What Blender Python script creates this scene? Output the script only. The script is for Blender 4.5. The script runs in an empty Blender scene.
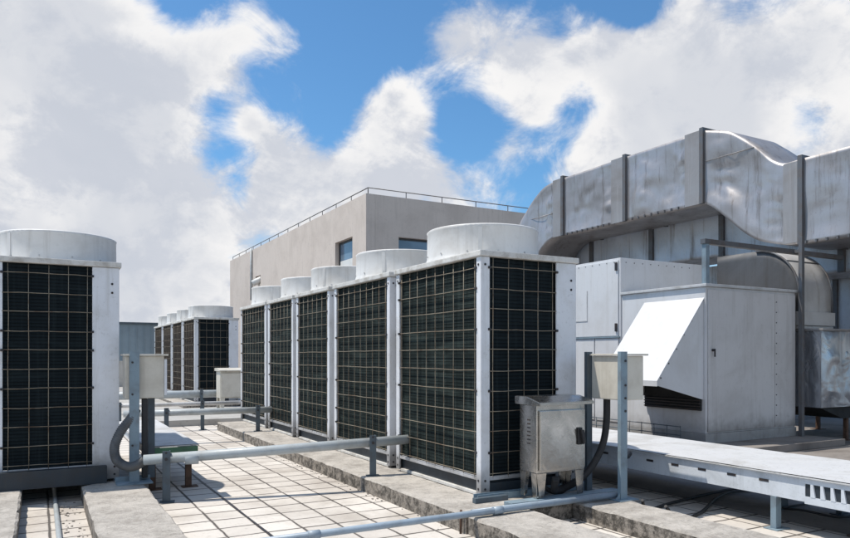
import bpy, bmesh, math, random
from mathutils import Vector, Matrix, noise as mnoise

random.seed(11)
SC = bpy.context.scene
COL = SC.collection
R = math.radians

# ------------------------------------------------------------------ materials
def nt_new(name):
    m = bpy.data.materials.new(name)
    m.use_nodes = True
    nt = m.node_tree
    for n in list(nt.nodes):
        nt.nodes.remove(n)
    out = nt.nodes.new('ShaderNodeOutputMaterial')
    bs = nt.nodes.new('ShaderNodeBsdfPrincipled')
    nt.links.new(bs.outputs[0], out.inputs[0])
    return m, nt, bs

class G:
    """tiny node-graph helper"""
    def __init__(self, nt):
        self.nt = nt
    def n(self, t, **kw):
        x = self.nt.nodes.new(t)
        for k, v in kw.items():
            setattr(x, k, v)
        return x
    def link(self, a, b):
        self.nt.links.new(a, b)
    def val(self, sock, v):
        if hasattr(v, 'links') or hasattr(v, 'is_linked'):
            self.link(v, sock)
        else:
            sock.default_value = v
    def math(self, op, a, b=0.0, c=None, clamp=False):
        x = self.n('ShaderNodeMath', operation=op, use_clamp=clamp)
        self.val(x.inputs[0], a); self.val(x.inputs[1], b)
        if c is not None:
            self.val(x.inputs[2], c)
        return x.outputs[0]
    def pos(self):
        return self.n('ShaderNodeNewGeometry').outputs['Position']
    def mapv(self, v, scale=(1, 1, 1), loc=(0, 0, 0)):
        x = self.n('ShaderNodeMapping')
        x.inputs['Scale'].default_value = scale
        x.inputs['Location'].default_value = loc
        self.link(v, x.inputs['Vector'])
        return x.outputs[0]
    def noise(self, v, scale, detail=4, rough=0.55, dist=0.0):
        x = self.n('ShaderNodeTexNoise')
        x.inputs['Scale'].default_value = scale
        x.inputs['Detail'].default_value = detail
        x.inputs['Roughness'].default_value = rough
        x.inputs['Distortion'].default_value = dist
        self.link(v, x.inputs['Vector'])
        return x.outputs['Fac']
    def ramp(self, f, a, b, c0=0.0, c1=1.0):
        x = self.n('ShaderNodeMapRange', interpolation_type='SMOOTHSTEP')
        self.val(x.inputs['Value'], f)
        x.inputs['From Min'].default_value = a
        x.inputs['From Max'].default_value = b
        x.inputs['To Min'].default_value = c0
        x.inputs['To Max'].default_value = c1
        return x.outputs[0]
    def mix(self, f, a, b, mode='MIX'):
        x = self.n('ShaderNodeMix', data_type='RGBA', blend_type=mode)
        self.val(x.inputs[0], f)
        for s, v in ((x.inputs[6], a), (x.inputs[7], b)):
            if isinstance(v, tuple):
                s.default_value = (v[0], v[1], v[2], 1)
            else:
                self.link(v, s)
        return x.outputs[2]
    def bump(self, h, strength, dist, bs):
        x = self.n('ShaderNodeBump')
        x.inputs['Strength'].default_value = strength
        x.inputs['Distance'].default_value = dist
        self.link(h, x.inputs['Height'])
        self.link(x.outputs[0], bs.inputs['Normal'])
    def sep(self, v):
        x = self.n('ShaderNodeSeparateXYZ')
        self.link(v, x.inputs[0])
        return x.outputs

MATS = {}
def mat(name, c, dirt=None, amt=0.5, scale=3.0, streak=0.0, rough=0.5, metal=0.0,
        bump=0.0, bscale=20.0, bdist=0.01, speck=0.0, lowdirt=0.0, rvar=0.15):
    """painted / metal / mineral surface with world-space grime, vertical streaks, specks and a dirty foot"""
    m, nt, bs = nt_new(name)
    g = G(nt)
    p = g.pos()
    d = dirt or tuple(x * 0.45 for x in c)
    n1 = g.noise(p, scale, 6, 0.62, 0.4)
    f = g.ramp(n1, 0.42, 0.72, 0, amt)
    col = g.mix(f, c, d)
    if streak > 0:
        s = g.noise(g.mapv(p, (9, 9, 0.55)), 1.6, 5, 0.65)
        col = g.mix(g.ramp(s, 0.5, 0.72, 0, streak), col, d)
    if speck > 0:
        s = g.noise(p, scale * 14, 3, 0.6)
        col = g.mix(g.ramp(s, 0.58, 0.72, 0, speck), col, tuple(x * 0.5 for x in d))
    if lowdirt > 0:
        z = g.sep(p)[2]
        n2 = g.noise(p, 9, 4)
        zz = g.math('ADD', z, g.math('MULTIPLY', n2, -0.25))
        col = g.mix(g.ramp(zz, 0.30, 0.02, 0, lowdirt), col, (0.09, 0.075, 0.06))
    nt.links.new(col, bs.inputs['Base Color'])
    rr = g.ramp(n1, 0.3, 0.75, rough - rvar * 0.5, min(1, rough + rvar))
    nt.links.new(rr, bs.inputs['Roughness'])
    bs.inputs['Metallic'].default_value = metal
    if bump > 0:
        g.bump(g.noise(p, bscale, 5, 0.6), bump, bdist, bs)
    MATS[name] = m
    return m

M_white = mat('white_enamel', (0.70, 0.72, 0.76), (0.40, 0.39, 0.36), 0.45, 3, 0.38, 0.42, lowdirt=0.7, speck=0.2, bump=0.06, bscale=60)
M_shroud = mat('shroud_plastic', (0.68, 0.675, 0.66), (0.44, 0.42, 0.39), 0.6, 2.2, 0.45, 0.5, speck=0.10, bump=0.08, bscale=25)
M_lid = mat('lid_weathered', (0.62, 0.61, 0.58), (0.24, 0.21, 0.17), 0.6, 7, 0.2, 0.6, speck=0.35, bump=0.2, bscale=60)
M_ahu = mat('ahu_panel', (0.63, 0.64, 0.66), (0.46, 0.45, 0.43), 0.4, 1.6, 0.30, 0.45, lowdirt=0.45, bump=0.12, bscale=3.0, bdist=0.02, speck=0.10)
M_ahu_shade = mat('ahu_shaded_panel', (0.55, 0.545, 0.55), (0.34, 0.325, 0.31), 0.5, 1.3, 0.35, 0.5, lowdirt=0.7, bump=0.12, bscale=3.0, bdist=0.02, speck=0.15)  # front panels: casing colour darkened to paint in their shade, plus grime
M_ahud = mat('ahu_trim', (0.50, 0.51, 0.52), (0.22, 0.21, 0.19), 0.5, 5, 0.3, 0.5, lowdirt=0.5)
M_wire = mat('guard_wire', (0.27, 0.235, 0.18), (0.12, 0.062, 0.03), 0.8, 9, 0, 0.6, metal=0.2)
M_bolt = mat('bolt_dark', (0.025, 0.025, 0.03), (0.07, 0.04, 0.02), 0.6, 30, 0, 0.5)
M_navy = mat('base_steel', (0.022, 0.032, 0.043), (0.05, 0.042, 0.035), 0.45, 6, 0.3, 0.55, speck=0.2)
M_core = mat('dark_core', (0.008, 0.010, 0.012), None, 0.3, 4, 0, 0.7)
M_steel = mat('blue_grey_steel', (0.20, 0.275, 0.33), (0.11, 0.11, 0.11), 0.5, 8, 0.3, 0.5, speck=0.25)
M_steeld = mat('slate_steel', (0.075, 0.105, 0.13), (0.06, 0.05, 0.045), 0.5, 8, 0.3, 0.5, speck=0.2)
M_pipe = mat('grey_pipe', (0.40, 0.44, 0.46), (0.22, 0.21, 0.19), 0.5, 6, 0, 0.42, speck=0.2)
M_conduit = mat('blue_conduit', (0.30, 0.37, 0.44), (0.16, 0.17, 0.18), 0.5, 6, 0, 0.38, speck=0.2)
M_cream = mat('cream_enamel', (0.60, 0.57, 0.50), (0.36, 0.32, 0.26), 0.4, 5, 0.3, 0.45, speck=0.15)
M_rub = mat('black_rubber', (0.018, 0.018, 0.02), (0.06, 0.055, 0.05), 0.6, 12, 0, 0.6)
M_rust = mat('rusty_steel', (0.10, 0.055, 0.035), (0.03, 0.025, 0.022), 0.7, 14, 0, 0.8, bump=0.3, bscale=60)
M_tray = mat('tray_paint', (0.56, 0.565, 0.57), (0.36, 0.35, 0.33), 0.75, 3, 0.2, 0.5, speck=0.5)
M_trayside = mat('tray_side_paint', (0.62, 0.66, 0.71), (0.30, 0.32, 0.33), 0.5, 5, 0.3, 0.45, speck=0.25)
M_green = mat('green_enamel', (0.055, 0.16, 0.085), (0.05, 0.08, 0.05), 0.5, 8, 0, 0.5, speck=0.2)
M_conc = mat('plinth_concrete', (0.36, 0.34, 0.31), (0.13, 0.12, 0.105), 0.75, 4.5, 0, 0.9, bump=0.5, bscale=35, speck=0.5)
M_screed = mat('roof_screed', (0.22, 0.20, 0.185), (0.10, 0.085, 0.075), 0.8, 1.3, 0, 0.9, bump=0.4, bscale=30, speck=0.4)
M_pad = mat('pad_concrete', (0.40, 0.39, 0.37), (0.24, 0.22, 0.2), 0.6, 1.5, 0, 0.9, bump=0.3, bscale=30, speck=0.3)
M_plaster = mat('wall_plaster', (0.60, 0.53, 0.475), (0.48, 0.42, 0.375), 0.7, 0.8, 0.7, 0.9, bump=0.3, bscale=6, speck=0.25)
M_parapet = mat('parapet_render', (0.50, 0.49, 0.46), (0.28, 0.26, 0.23), 0.6, 1.2, 0.5, 0.9, bump=0.2, bscale=10)
M_shed = mat('shed_sheet', (0.22, 0.29, 0.34), (0.15, 0.19, 0.22), 0.6, 0.6, 0.3, 0.6)
M_strap = mat('duct_strap', (0.12, 0.125, 0.135), (0.12, 0.08, 0.05), 0.5, 8, 0.2, 0.55, metal=0.3)
M_glassframe = mat('window_frame_dark', (0.05, 0.05, 0.055), None, 0.4, 5, 0, 0.5)
M_earth = mat('distant_ground', (0.10, 0.11, 0.09), (0.16, 0.15, 0.13), 0.8, 0.02, 0, 0.95)
M_roofing = mat('roof_felt', (0.18, 0.175, 0.17), (0.1, 0.1, 0.1), 0.5, 1, 0, 0.9)
M_rubble = mat('rubble', (0.26, 0.235, 0.21), (0.12, 0.105, 0.09), 0.7, 20, 0, 0.95)
M_label = mat('label_white', (0.72, 0.72, 0.70), None, 0.2, 9, 0, 0.5)

def coil_mat(name, base, dust, brown=0.0):
    """finned coil: fine horizontal louvre lines, uneven vertical dust streaks"""
    m, nt, bs = nt_new(name); g = G(nt)
    p = g.pos(); z = g.sep(p)[2]
    fz = g.math('FRACT', g.math('MULTIPLY', z, 38.0))
    line = g.ramp(g.math('ABSOLUTE', g.math('SUBTRACT', fz, 0.5)), 0.28, 0.48)
    col = g.mix(g.math('MULTIPLY', line, 0.75), base, tuple(x * 0.25 for x in base))
    st = g.noise(g.mapv(p, (14, 14, 0.5)), 1.8, 5, 0.7)
    col = g.mix(g.ramp(st, 0.46, 0.75, 0, 0.55), col, dust)
    bands = g.noise(g.mapv(p, (1.2, 1.2, 7)), 1.5, 5, 0.6, 0.5)
    col = g.mix(g.ramp(bands, 0.48, 0.70, 0, 0.32), col, tuple(x * 1.25 for x in dust))
    n2 = g.noise(p, 5, 5, 0.65)
    col = g.mix(g.ramp(n2, 0.58, 0.78, 0, 0.5), col, tuple(x * 0.3 for x in base))
    nt.links.new(col, bs.inputs['Base Color'])
    bs.inputs['Roughness'].default_value = 0.85
    bs.inputs['Specular IOR Level'].default_value = 0.12
    g.bump(line, 0.6, 0.006, bs)
    return m
M_coil_end = coil_mat('coil_end', (0.008, 0.013, 0.016), (0.022, 0.031, 0.034))
M_coil_side = coil_mat('coil_side', (0.010, 0.016, 0.016), (0.050, 0.068, 0.063))
M_coil_brown = coil_mat('coil_brown', (0.012, 0.008, 0.007), (0.032, 0.020, 0.016))

def duct_mat(name, c, stain, streak=0.6, metal=0.45, rough=0.42, crink=0.25, cs=2.2, fine=0.0, wash=0.3):
    m, nt, bs = nt_new(name); g = G(nt)
    p = g.pos()
    big = g.noise(p, 1.1, 5, 0.6, 0.6)
    col = g.mix(g.ramp(big, 0.35, 0.70), c, tuple(x * 0.72 for x in c))
    s1 = g.noise(g.mapv(p, (5, 5, 0.30)), 1.5, 6, 0.7)
    col = g.mix(g.ramp(s1, 0.50, 0.72, 0, streak), col, stain)
    s2 = g.noise(g.mapv(p, (16, 16, 0.5), (3, 1, 7)), 1.5, 4, 0.7)
    col = g.mix(g.ramp(s2, 0.52, 0.75, 0, wash), col, (0.60, 0.58, 0.56))
    sp = g.noise(p, 38, 3, 0.7)
    col = g.mix(g.ramp(sp, 0.58, 0.75, 0, 0.35), col, stain)
    nt.links.new(col, bs.inputs['Base Color'])
    nt.links.new(g.ramp(big, 0.3, 0.7, rough - 0.06, rough + 0.16), bs.inputs['Roughness'])
    bs.inputs['Metallic'].default_value = metal
    h = g.noise(p, cs, 3, 0.5, 1.2)
    if fine:
        h = g.math('ADD', h, g.math('MULTIPLY', g.noise(p, 11, 3, 0.5, 2.0), fine))
    g.bump(h, crink, 0.12, bs)
    return m
M_duct = duct_mat('galvanised_duct', (0.40, 0.385, 0.39), (0.14, 0.115, 0.10), 0.75, 0.5, 0.38, 0.10, 1.1, 0, 0.10)
M_ductb = duct_mat('galvanised_band', (0.31, 0.30, 0.30), (0.24, 0.21, 0.19), 0.5, 0.35, 0.5, 0.05)
M_ductlow = duct_mat('streaked_duct', (0.56, 0.60, 0.66), (0.17, 0.135, 0.11), 1.0, 0.2, 0.45, 0.15, 1.5, 0, 0.85)
M_elbow = duct_mat('elbow_sheet', (0.56, 0.55, 0.54), (0.28, 0.24, 0.20), 0.5, 0.35, 0.5, 0.08, 2.2, 0, 0.1)
M_cheek_shade = duct_mat('shaded_cheek_sheet', (0.10, 0.102, 0.108), (0.05, 0.045, 0.04), 0.5, 0.3, 0.55, 0.08, 2.2, 0, 0.03)  # elbow sheet colour darkened, shade painted onto the cheek
M_foil = duct_mat('crinkled_foil', (0.52, 0.54, 0.58), (0.16, 0.16, 0.18), 0.5, 0.85, 0.3, 0.25, 2.0, 0.0)

def stainless():
    m, nt, bs = nt_new('stainless'); g = G(nt)
    p = g.pos()
    br = g.noise(g.mapv(p, (3, 3, 160)), 1.0, 3, 0.6)
    n = g.noise(p, 4, 5, 0.6, 0.5)
    col = g.mix(g.ramp(n, 0.35, 0.7), (0.60, 0.58, 0.55), (0.42, 0.40, 0.375))
    nt.links.new(col, bs.inputs['Base Color'])
    bs.inputs['Metallic'].default_value = 1.0
    nt.links.new(g.math('ADD', g.math('MULTIPLY', br, 0.10), g.ramp(n, 0.3, 0.7, 0.14, 0.26)), bs.inputs['Roughness'])
    g.bump(g.noise(p, 7, 3, 0.5, 0.8), 0.12, 0.03, bs)
    return m
M_inox = stainless()

def glass(name, c):
    m, nt, bs = nt_new(name); g = G(nt)
    p = g.pos()
    z = g.sep(p)[2]
    n = g.noise(p, 0.7, 3)
    col = g.mix(g.ramp(n, 0.4, 0.6), c, tuple(x * 0.7 for x in c))
    nt.links.new(col, bs.inputs['Base Color'])
    bs.inputs['Roughness'].default_value = 0.12
    bs.inputs['Specular IOR Level'].default_value = 0.8
    return m
M_glass = glass('window_glass', (0.17, 0.25, 0.34))

def tiles():
    m, nt, bs = nt_new('roof_tiles'); g = G(nt)
    p = g.pos()
    x, y, _ = g.sep(p)
    TX, TY = 0.2405, 0.240
    def line(c, T, w):
        q = g.math('DIVIDE', c, T)
        f = g.math('FRACT', g.math('ADD', q, 400.0))
        e = g.math('MULTIPLY', g.math('SUBTRACT', 0.5, g.math('ABSOLUTE', g.math('SUBTRACT', f, 0.5))), T)
        return e, g.math('FLOOR', g.math('ADD', q, 400.0))
    wob = g.math('MULTIPLY', g.math('SUBTRACT', g.noise(p, 6, 4), 0.5), 0.016)
    ex, ix = line(g.math('ADD', x, g.math('ADD', wob, -0.0525)), TX, 0)
    ey, iy = line(g.math('ADD', y, wob), TY, 0)
    ey = g.math('SUBTRACT', ey, 0.0015)
    e = g.math('MINIMUM', ex, ey)
    gn = g.noise(p, 2.5, 4)
    gw = g.math('MULTIPLY_ADD', gn, 0.014, -0.0006)
    joint = g.ramp(g.math('SUBTRACT', e, gw), 0.004, -0.002)
    wn = g.n('ShaderNodeTexWhiteNoise', noise_dimensions='2D')
    cv = g.n('ShaderNodeCombineXYZ')
    g.link(ix, cv.inputs[0]); g.link(iy, cv.inputs[1]); g.link(cv.outputs[0], wn.inputs['Vector'])
    tone = g.mix(wn.outputs['Value'], (0.64, 0.60, 0.55), (0.53, 0.49, 0.445))
    n1 = g.noise(p, 1.4, 6, 0.65, 0.4)
    tone = g.mix(g.ramp(n1, 0.42, 0.72, 0, 0.7), tone, (0.31, 0.27, 0.23))
    n2 = g.noise(p, 28, 5, 0.7)
    tone = g.mix(g.ramp(g.noise(p, 0.55, 5, 0.6, 0.6), 0.50, 0.70, 0, 0.45), tone, (0.36, 0.32, 0.28))
    tone = g.mix(g.ramp(n2, 0.52, 0.75, 0, 0.5), tone, (0.28, 0.25, 0.22))
    edge = g.ramp(e, 0.02, 0.0, 0, 0.3)
    tone = g.mix(edge, tone, (0.26, 0.22, 0.18))
    col = g.mix(g.math('MULTIPLY', joint, 0.92), tone, (0.055, 0.047, 0.042))
    nt.links.new(col, bs.inputs['Base Color'])
    bs.inputs['Roughness'].default_value = 0.85
    h = g.math('SUBTRACT', g.math('MULTIPLY', n2, 0.25), joint)
    g.bump(h, 0.45, 0.004, bs)
    return m
M_tiles = tiles()

def plinth_side():
    """concrete with a dirty, mossy upright side and paler worn top"""
    m, nt, bs = nt_new('cast_concrete'); g = G(nt)
    p = g.pos()
    geo = g.n('ShaderNodeNewGeometry')
    nz = g.sep(geo.outputs['Normal'])[2]
    n1 = g.noise(p, 4.5, 9, 0.78, 0.0)
    n2 = g.noise(p, 55, 6, 0.75)
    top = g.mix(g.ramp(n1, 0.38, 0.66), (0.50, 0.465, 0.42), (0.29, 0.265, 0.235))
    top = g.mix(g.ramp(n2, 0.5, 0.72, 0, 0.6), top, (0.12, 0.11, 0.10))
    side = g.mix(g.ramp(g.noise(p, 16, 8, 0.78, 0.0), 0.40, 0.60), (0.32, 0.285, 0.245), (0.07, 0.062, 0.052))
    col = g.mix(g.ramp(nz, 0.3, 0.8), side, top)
    nt.links.new(col, bs.inputs['Base Color'])
    bs.inputs['Roughness'].default_value = 0.92
    g.bump(g.math('ADD', n2, g.math('MULTIPLY', n1, 1.5)), 0.7, 0.012, bs)
    return m
M_cast = plinth_side()

# ------------------------------------------------------------------ mesh helpers
def rng_jit(a):
    return random.uniform(-a, a)

class MB:
    def __init__(self):
        self.bm = bmesh.new()
        self.mats = []
        self.mi = 0
    def use(self, m):
        if m not in self.mats:
            self.mats.append(m)
        self.mi = self.mats.index(m)
        return self
    def _tag(self, faces, smooth=False):
        for f in faces:
            f.material_index = self.mi
            f.smooth = smooth
    def box(self, x0, x1, y0, y1, z0, z1, bev=0.0, seg=2, mat4=None):
        b2 = bmesh.new()
        r = bmesh.ops.create_cube(b2, size=1.0)
        bmesh.ops.scale(b2, vec=(abs(x1 - x0), abs(y1 - y0), abs(z1 - z0)), verts=b2.verts)
        bmesh.ops.translate(b2, vec=((x0 + x1) / 2, (y0 + y1) / 2, (z0 + z1) / 2), verts=b2.verts)
        if bev > 0:
            bmesh.ops.bevel(b2, geom=list(b2.edges), offset=bev, segments=seg, profile=0.6, affect='EDGES')
        if mat4 is not None:
            bmesh.ops.transform(b2, matrix=mat4, verts=b2.verts)
        self._merge(b2, bev > 0)
        return self
    def _merge(self, b2, smooth=False):
        vm = {}
        for v in b2.verts:
            vm[v] = self.bm.verts.new(v.co)
        for f in b2.faces:
            try:
                nf = self.bm.faces.new([vm[v] for v in f.verts])
                nf.material_index = self.mi
                nf.smooth = False
            except ValueError:
                pass
        b2.free()
    def prism(self, pts, axis, a, b):
        """extrude a 2-D outline along an axis ('x','y','z') from a to b"""
        def P(q, t):
            if axis == 'x': return Vector((t, q[0], q[1]))
            if axis == 'y': return Vector((q[0], t, q[1]))
            return Vector((q[0], q[1], t))
        A = [self.bm.verts.new(P(q, a)) for q in pts]
        B = [self.bm.verts.new(P(q, b)) for q in pts]
        fs = [self.bm.faces.new(A), self.bm.faces.new(B[::-1])]
        n = len(pts)
        for i in range(n):
            fs.append(self.bm.faces.new([A[i], B[i], B[(i + 1) % n], A[(i + 1) % n]]))
        self._tag(fs)
        return self
    def tube(self, pts, r, seg=10, cap=True, smooth=True, rfun=None):
        pts = [Vector(p) for p in pts]
        rings = []
        n = len(pts)
        up = None
        for i, p in enumerate(pts):
            t = (pts[min(i + 1, n - 1)] - pts[max(i - 1, 0)]).normalized()
            if up is None:
                up = Vector((0, 0, 1)) if abs(t.z) < 0.9 else Vector((1, 0, 0))
            s = t.cross(up).normalized()
            up = s.cross(t).normalized()
            rr = rfun(i, n) * r if rfun else r
            ring = []
            for k in range(seg):
                a = 2 * math.pi * k / seg
                ring.append(self.bm.verts.new(p + s * math.cos(a) * rr + up * math.sin(a) * rr))
            rings.append(ring)
        fs = []
        for i in range(n - 1):
            for k in range(seg):
                fs.append(self.bm.faces.new([rings[i][k], rings[i][(k + 1) % seg], rings[i + 1][(k + 1) % seg], rings[i + 1][k]]))
        self._tag(fs, smooth)
        if cap:
            self._tag([self.bm.faces.new(rings[0][::-1]), self.bm.faces.new(rings[-1])])
        return self
    def lathe(self, prof, cx, cy, seg=64, smooth=True):
        rings = []
        for (r, z) in prof:
            rings.append([self.bm.verts.new((cx + r * math.cos(2 * math.pi * k / seg), cy + r * math.sin(2 * math.pi * k / seg), z)) for k in range(seg)])
        fs = []
        for i in range(len(rings) - 1):
            for k in range(seg):
                fs.append(self.bm.faces.new([rings[i][k], rings[i][(k + 1) % seg], rings[i + 1][(k + 1) % seg], rings[i + 1][k]]))
        self._tag(fs, smooth)
        return self
    def disc(self, r, cx, cy, z, seg=48):
        self._tag([self.bm.faces.new([self.bm.verts.new((cx + r * math.cos(2 * math.pi * k / seg), cy + r * math.sin(2 * math.pi * k / seg), z)) for k in range(seg)])])
        return self
    def grid(self, fn, nu, nv, smooth=True):
        V = [[self.bm.verts.new(fn(i / nu, j / nv)) for j in range(nv + 1)] for i in range(nu + 1)]
        fs = []
        for i in range(nu):
            for j in range(nv):
                fs.append(self.bm.faces.new([V[i][j], V[i + 1][j], V[i + 1][j + 1], V[i][j + 1]]))
        self._tag(fs, smooth)
        return self
    def build(self, name, parent=None, m=None, recalc=True):
        if recalc:
            bmesh.ops.recalc_face_normals(self.bm, faces=self.bm.faces)
        me = bpy.data.meshes.new(name)
        self.bm.to_mesh(me); self.bm.free()
        for x in (self.mats or [m]):
            me.materials.append(x)
        o = bpy.data.objects.new(name, me)
        COL.objects.link(o)
        if parent is not None:
            o.parent = parent
        return o

def smooth_path(pts, n=8):
    P = [Vector(p) for p in pts]
    P = [P[0] * 2 - P[1]] + P + [P[-1] * 2 - P[-2]]
    out = []
    for i in range(1, len(P) - 2):
        for k in range(n):
            t = k / n
            a, b, c, d = P[i - 1], P[i], P[i + 1], P[i + 2]
            out.append(0.5 * ((2 * b) + (c - a) * t + (2 * a - 5 * b + 4 * c - d) * t * t + (3 * b - a - 3 * c + d) * t ** 3))
    out.append(P[-2])
    return out

def bolt(parent, a, b_, r, name='bolt', m=None):
    return MB().use(m or M_bolt).tube([a, b_], r, 10).build(name, parent)

def tag(o, label, cat, group=None):
    o['label'] = label; o['category'] = cat
    if group: o['group'] = group
    return o

def thing(name, label, cat, loc=(0, 0, 0), rz=0.0, group=None):
    o = bpy.data.objects.new(name, None)
    o.empty_display_size = 0.2
    COL.objects.link(o)
    o.location = loc; o.rotation_euler = (0, 0, rz)
    return tag(o, label, cat, group)

def struct(o):
    o['kind'] = 'structure'
    return o

def copy_tree(o, parent=None):
    c = o.copy(); COL.objects.link(c)
    if parent is not None:
        c.parent = parent
    for ch in list(o.children):
        copy_tree(ch, c)
    return c

# ------------------------------------------------------------------ setting: roof, ground
def sheet(name, x0, x1, y0, y1, z, m, nx=1, ny=1):
    b = MB().use(m)
    b.grid(lambda s, t: Vector((x0 + (x1 - x0) * s, y0 + (y1 - y0) * t, z)), nx, ny, smooth=False)
    return struct(b.build(name))
sheet('ground', -3000, 3000, -3000, 3000, -22, M_earth)
sheet('roof_floor', -14, 24, -7, 46, 0.0, M_tiles)
sheet('roof_screed', 4.42, 24, -7, 46, 0.004, M_screed)
b = MB().use(M_pad)
b.box(-14, 2.0, 11.45, 46, 0.0, 0.10); b.box(2.0, 4.3, 11.45, 46, 0.0, 0.10)
struct(b.build('raised_roof_slab'))
b = MB().use(M_screed)
b.box(6.30, 8.75, 4.95, 9.5, 0.006, 0.09, 0.006)
struct(b.build('equipment_pad'))
b = MB().use(M_roofing)
b.box(-14, 24, -7, 46, -22, -0.15)
struct(b.build('roof_slab'))
# wide dark expansion joint down the aisle
b = MB().use(M_bolt)
def jfn(s, t):
    y = -3 + 14.4 * s
    return Vector((1.255 + (t - 0.5) * (0.018 + 0.008 * mnoise.noise((y * 2, 3, 1))) + 0.006 * mnoise.noise((y * 1.3, 0, 0)), y, 0.004))
b.grid(jfn, 90, 1, False)
struct(b.build('expansion_joint'))

def parapet(label, x0, x1, y0, y1, h):
    t = thing('parapet_wall', label, 'wall', ((x0 + x1) / 2, (y0 + y1) / 2, 0))
    cx, cy = (x0 + x1) / 2, (y0 + y1) / 2
    b = MB().use(M_parapet); b.box(x0 - cx, x1 - cx, y0 - cy, y1 - cy, 0.0, h - 0.06); b.build('wall', t)
    b = MB().use(M_conc); b.box(x0 - cx - 0.05, x1 - cx + 0.05, y0 - cy - 0.05, y1 - cy + 0.05, h - 0.06, h, 0.008); b.build('coping', t)
parapet('low rendered parapet wall at the far end of the roof', -13.7, 7.6, 45.2, 45.5, 1.05)
parapet('low rendered parapet wall along the right roof edge, behind the foil plenum', 23.2, 23.5, -6.5, 45.0, 1.15)

# ------------------------------------------------------------------ concrete plinths
def plinth(x0, x1, y0, y1, h, label):
    """cast beam with slightly chipped edges"""
    cx = (x0 + x1) / 2
    t = MB().use(M_cast)
    ny = max(6, int((y1 - y0) / 0.06))
    prof = [(x0, 0), (x0, h * 0.5), (x0, h - 0.012), (x0 + 0.012, h), (x0 + 0.1, h), (x1 - 0.1, h), (x1 - 0.012, h), (x1, h - 0.012), (x1, h * 0.5), (x1, 0)]
    n = len(prof)
    rows = []
    for i in range(ny + 1):
        y = y0 + (y1 - y0) * i / ny
        row = []
        for k, (x, z) in enumerate(prof):
            e = 1.0 if k in (2, 3, 6, 7) else 0.35
            q = mnoise.noise((x * 9 + k, y * 7, z * 9)) + 0.6 * mnoise.noise((x * 20 + k, y * 26, 4))
            dx = 0.007 * q * e; dz = 0.006 * q * e if z > 0.02 else 0
            if k in (2, 3) and q < -0.7: dx += 0.012; dz -= 0.012
            if k in (6, 7) and q < -0.7: dx -= 0.012; dz -= 0.012
            row.append(t.bm.verts.new((x - cx + dx, y - y0, z + dz)))
        rows.append(row)
    fs = []
    for i in range(ny):
        for k in range(n - 1):
            fs.append(t.bm.faces.new([rows[i][k], rows[i][k + 1], rows[i + 1][k + 1], rows[i + 1][k]]))
    fs.append(t.bm.faces.new(rows[0])); fs.append(t.bm.faces.new(rows[-1][::-1]))
    t._tag(fs)
    o = t.build('concrete_plinth')
    o.location = (cx, y0, 0)
    return tag(o, label, 'plinth')
plinth(2.335, 3.20, 3.66, 10.62, 0.12, 'long concrete plinth carrying the row of five condenser units beside the aisle')
plinth(2.345, 2.80, -1.5, 3.645, 0.118, 'concrete beam continuing the aisle edge plinth toward the viewer, below the long blue conduit')
plinth(3.21, 3.58, -1.5, 8.0, 0.116, 'concrete beam under the cream box posts, right of the stainless cabinet')
plinth(0.28, 0.715, 1.0, 7.6, 0.12, 'concrete beam under the right end of the left foreground condenser, next to the aisle')
plinth(-0.55, -0.12, 1.0, 7.6, 0.12, 'concrete beam at the bottom left corner under the left foreground condenser')
plinth(2.45, 3.7, 14.1, 20.4, 0.16, 'far concrete plinth under the distant row of four condensers')

# ------------------------------------------------------------------ condensers
D = 0.877
H = 1.75
def wire_face(name, parent, plane, off, a0, a1, z0, z1, nv, zs, seed, clips_at):
    """welded mesh guard: plane 'x' (face toward -x) or 'y' (face toward -y)"""
    rnd = random.Random(seed)
    b = MB().use(M_wire)
    def P(a, z, d=0.0):
        return (off - d, a, z) if plane == 'x' else (a, off - d, z)
    for i in range(nv):
        a = a0 + (a1 - a0) * (i + 0.0) / (nv - 1)
        j = rnd.uniform(-0.006, 0.006)
        pts = [P(a + j + rnd.uniform(-0.0025, 0.0025), z0 + (z1 - z0) * k / 4) for k in range(5)]
        b.tube(pts, 0.0029, 5)
    for z in zs:
        j = rnd.uniform(-0.006, 0.006)
        pts = [P(a0 - 0.035 + (a1 - a0 + 0.07) * k / 5, z + j + rnd.uniform(-0.003, 0.003), 0.007) for k in range(6)]
        b.tube(pts, 0.0029, 5)
    g = b.build(name, parent)
    for k, z in enumerate(zs):
        if k % 3 in (0,) or rnd.random() < 0.15:
            for a in (a0 - 0.035, a1 + 0.035):
                p = P(a, z, 0.008)
                MB().use(M_bolt).box(p[0] - 0.011, p[0] + 0.011, p[1] - 0.011, p[1] + 0.011, p[2] - 0.009, p[2] + 0.009, 0.003).build('guard_clip', g)
    return g

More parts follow.
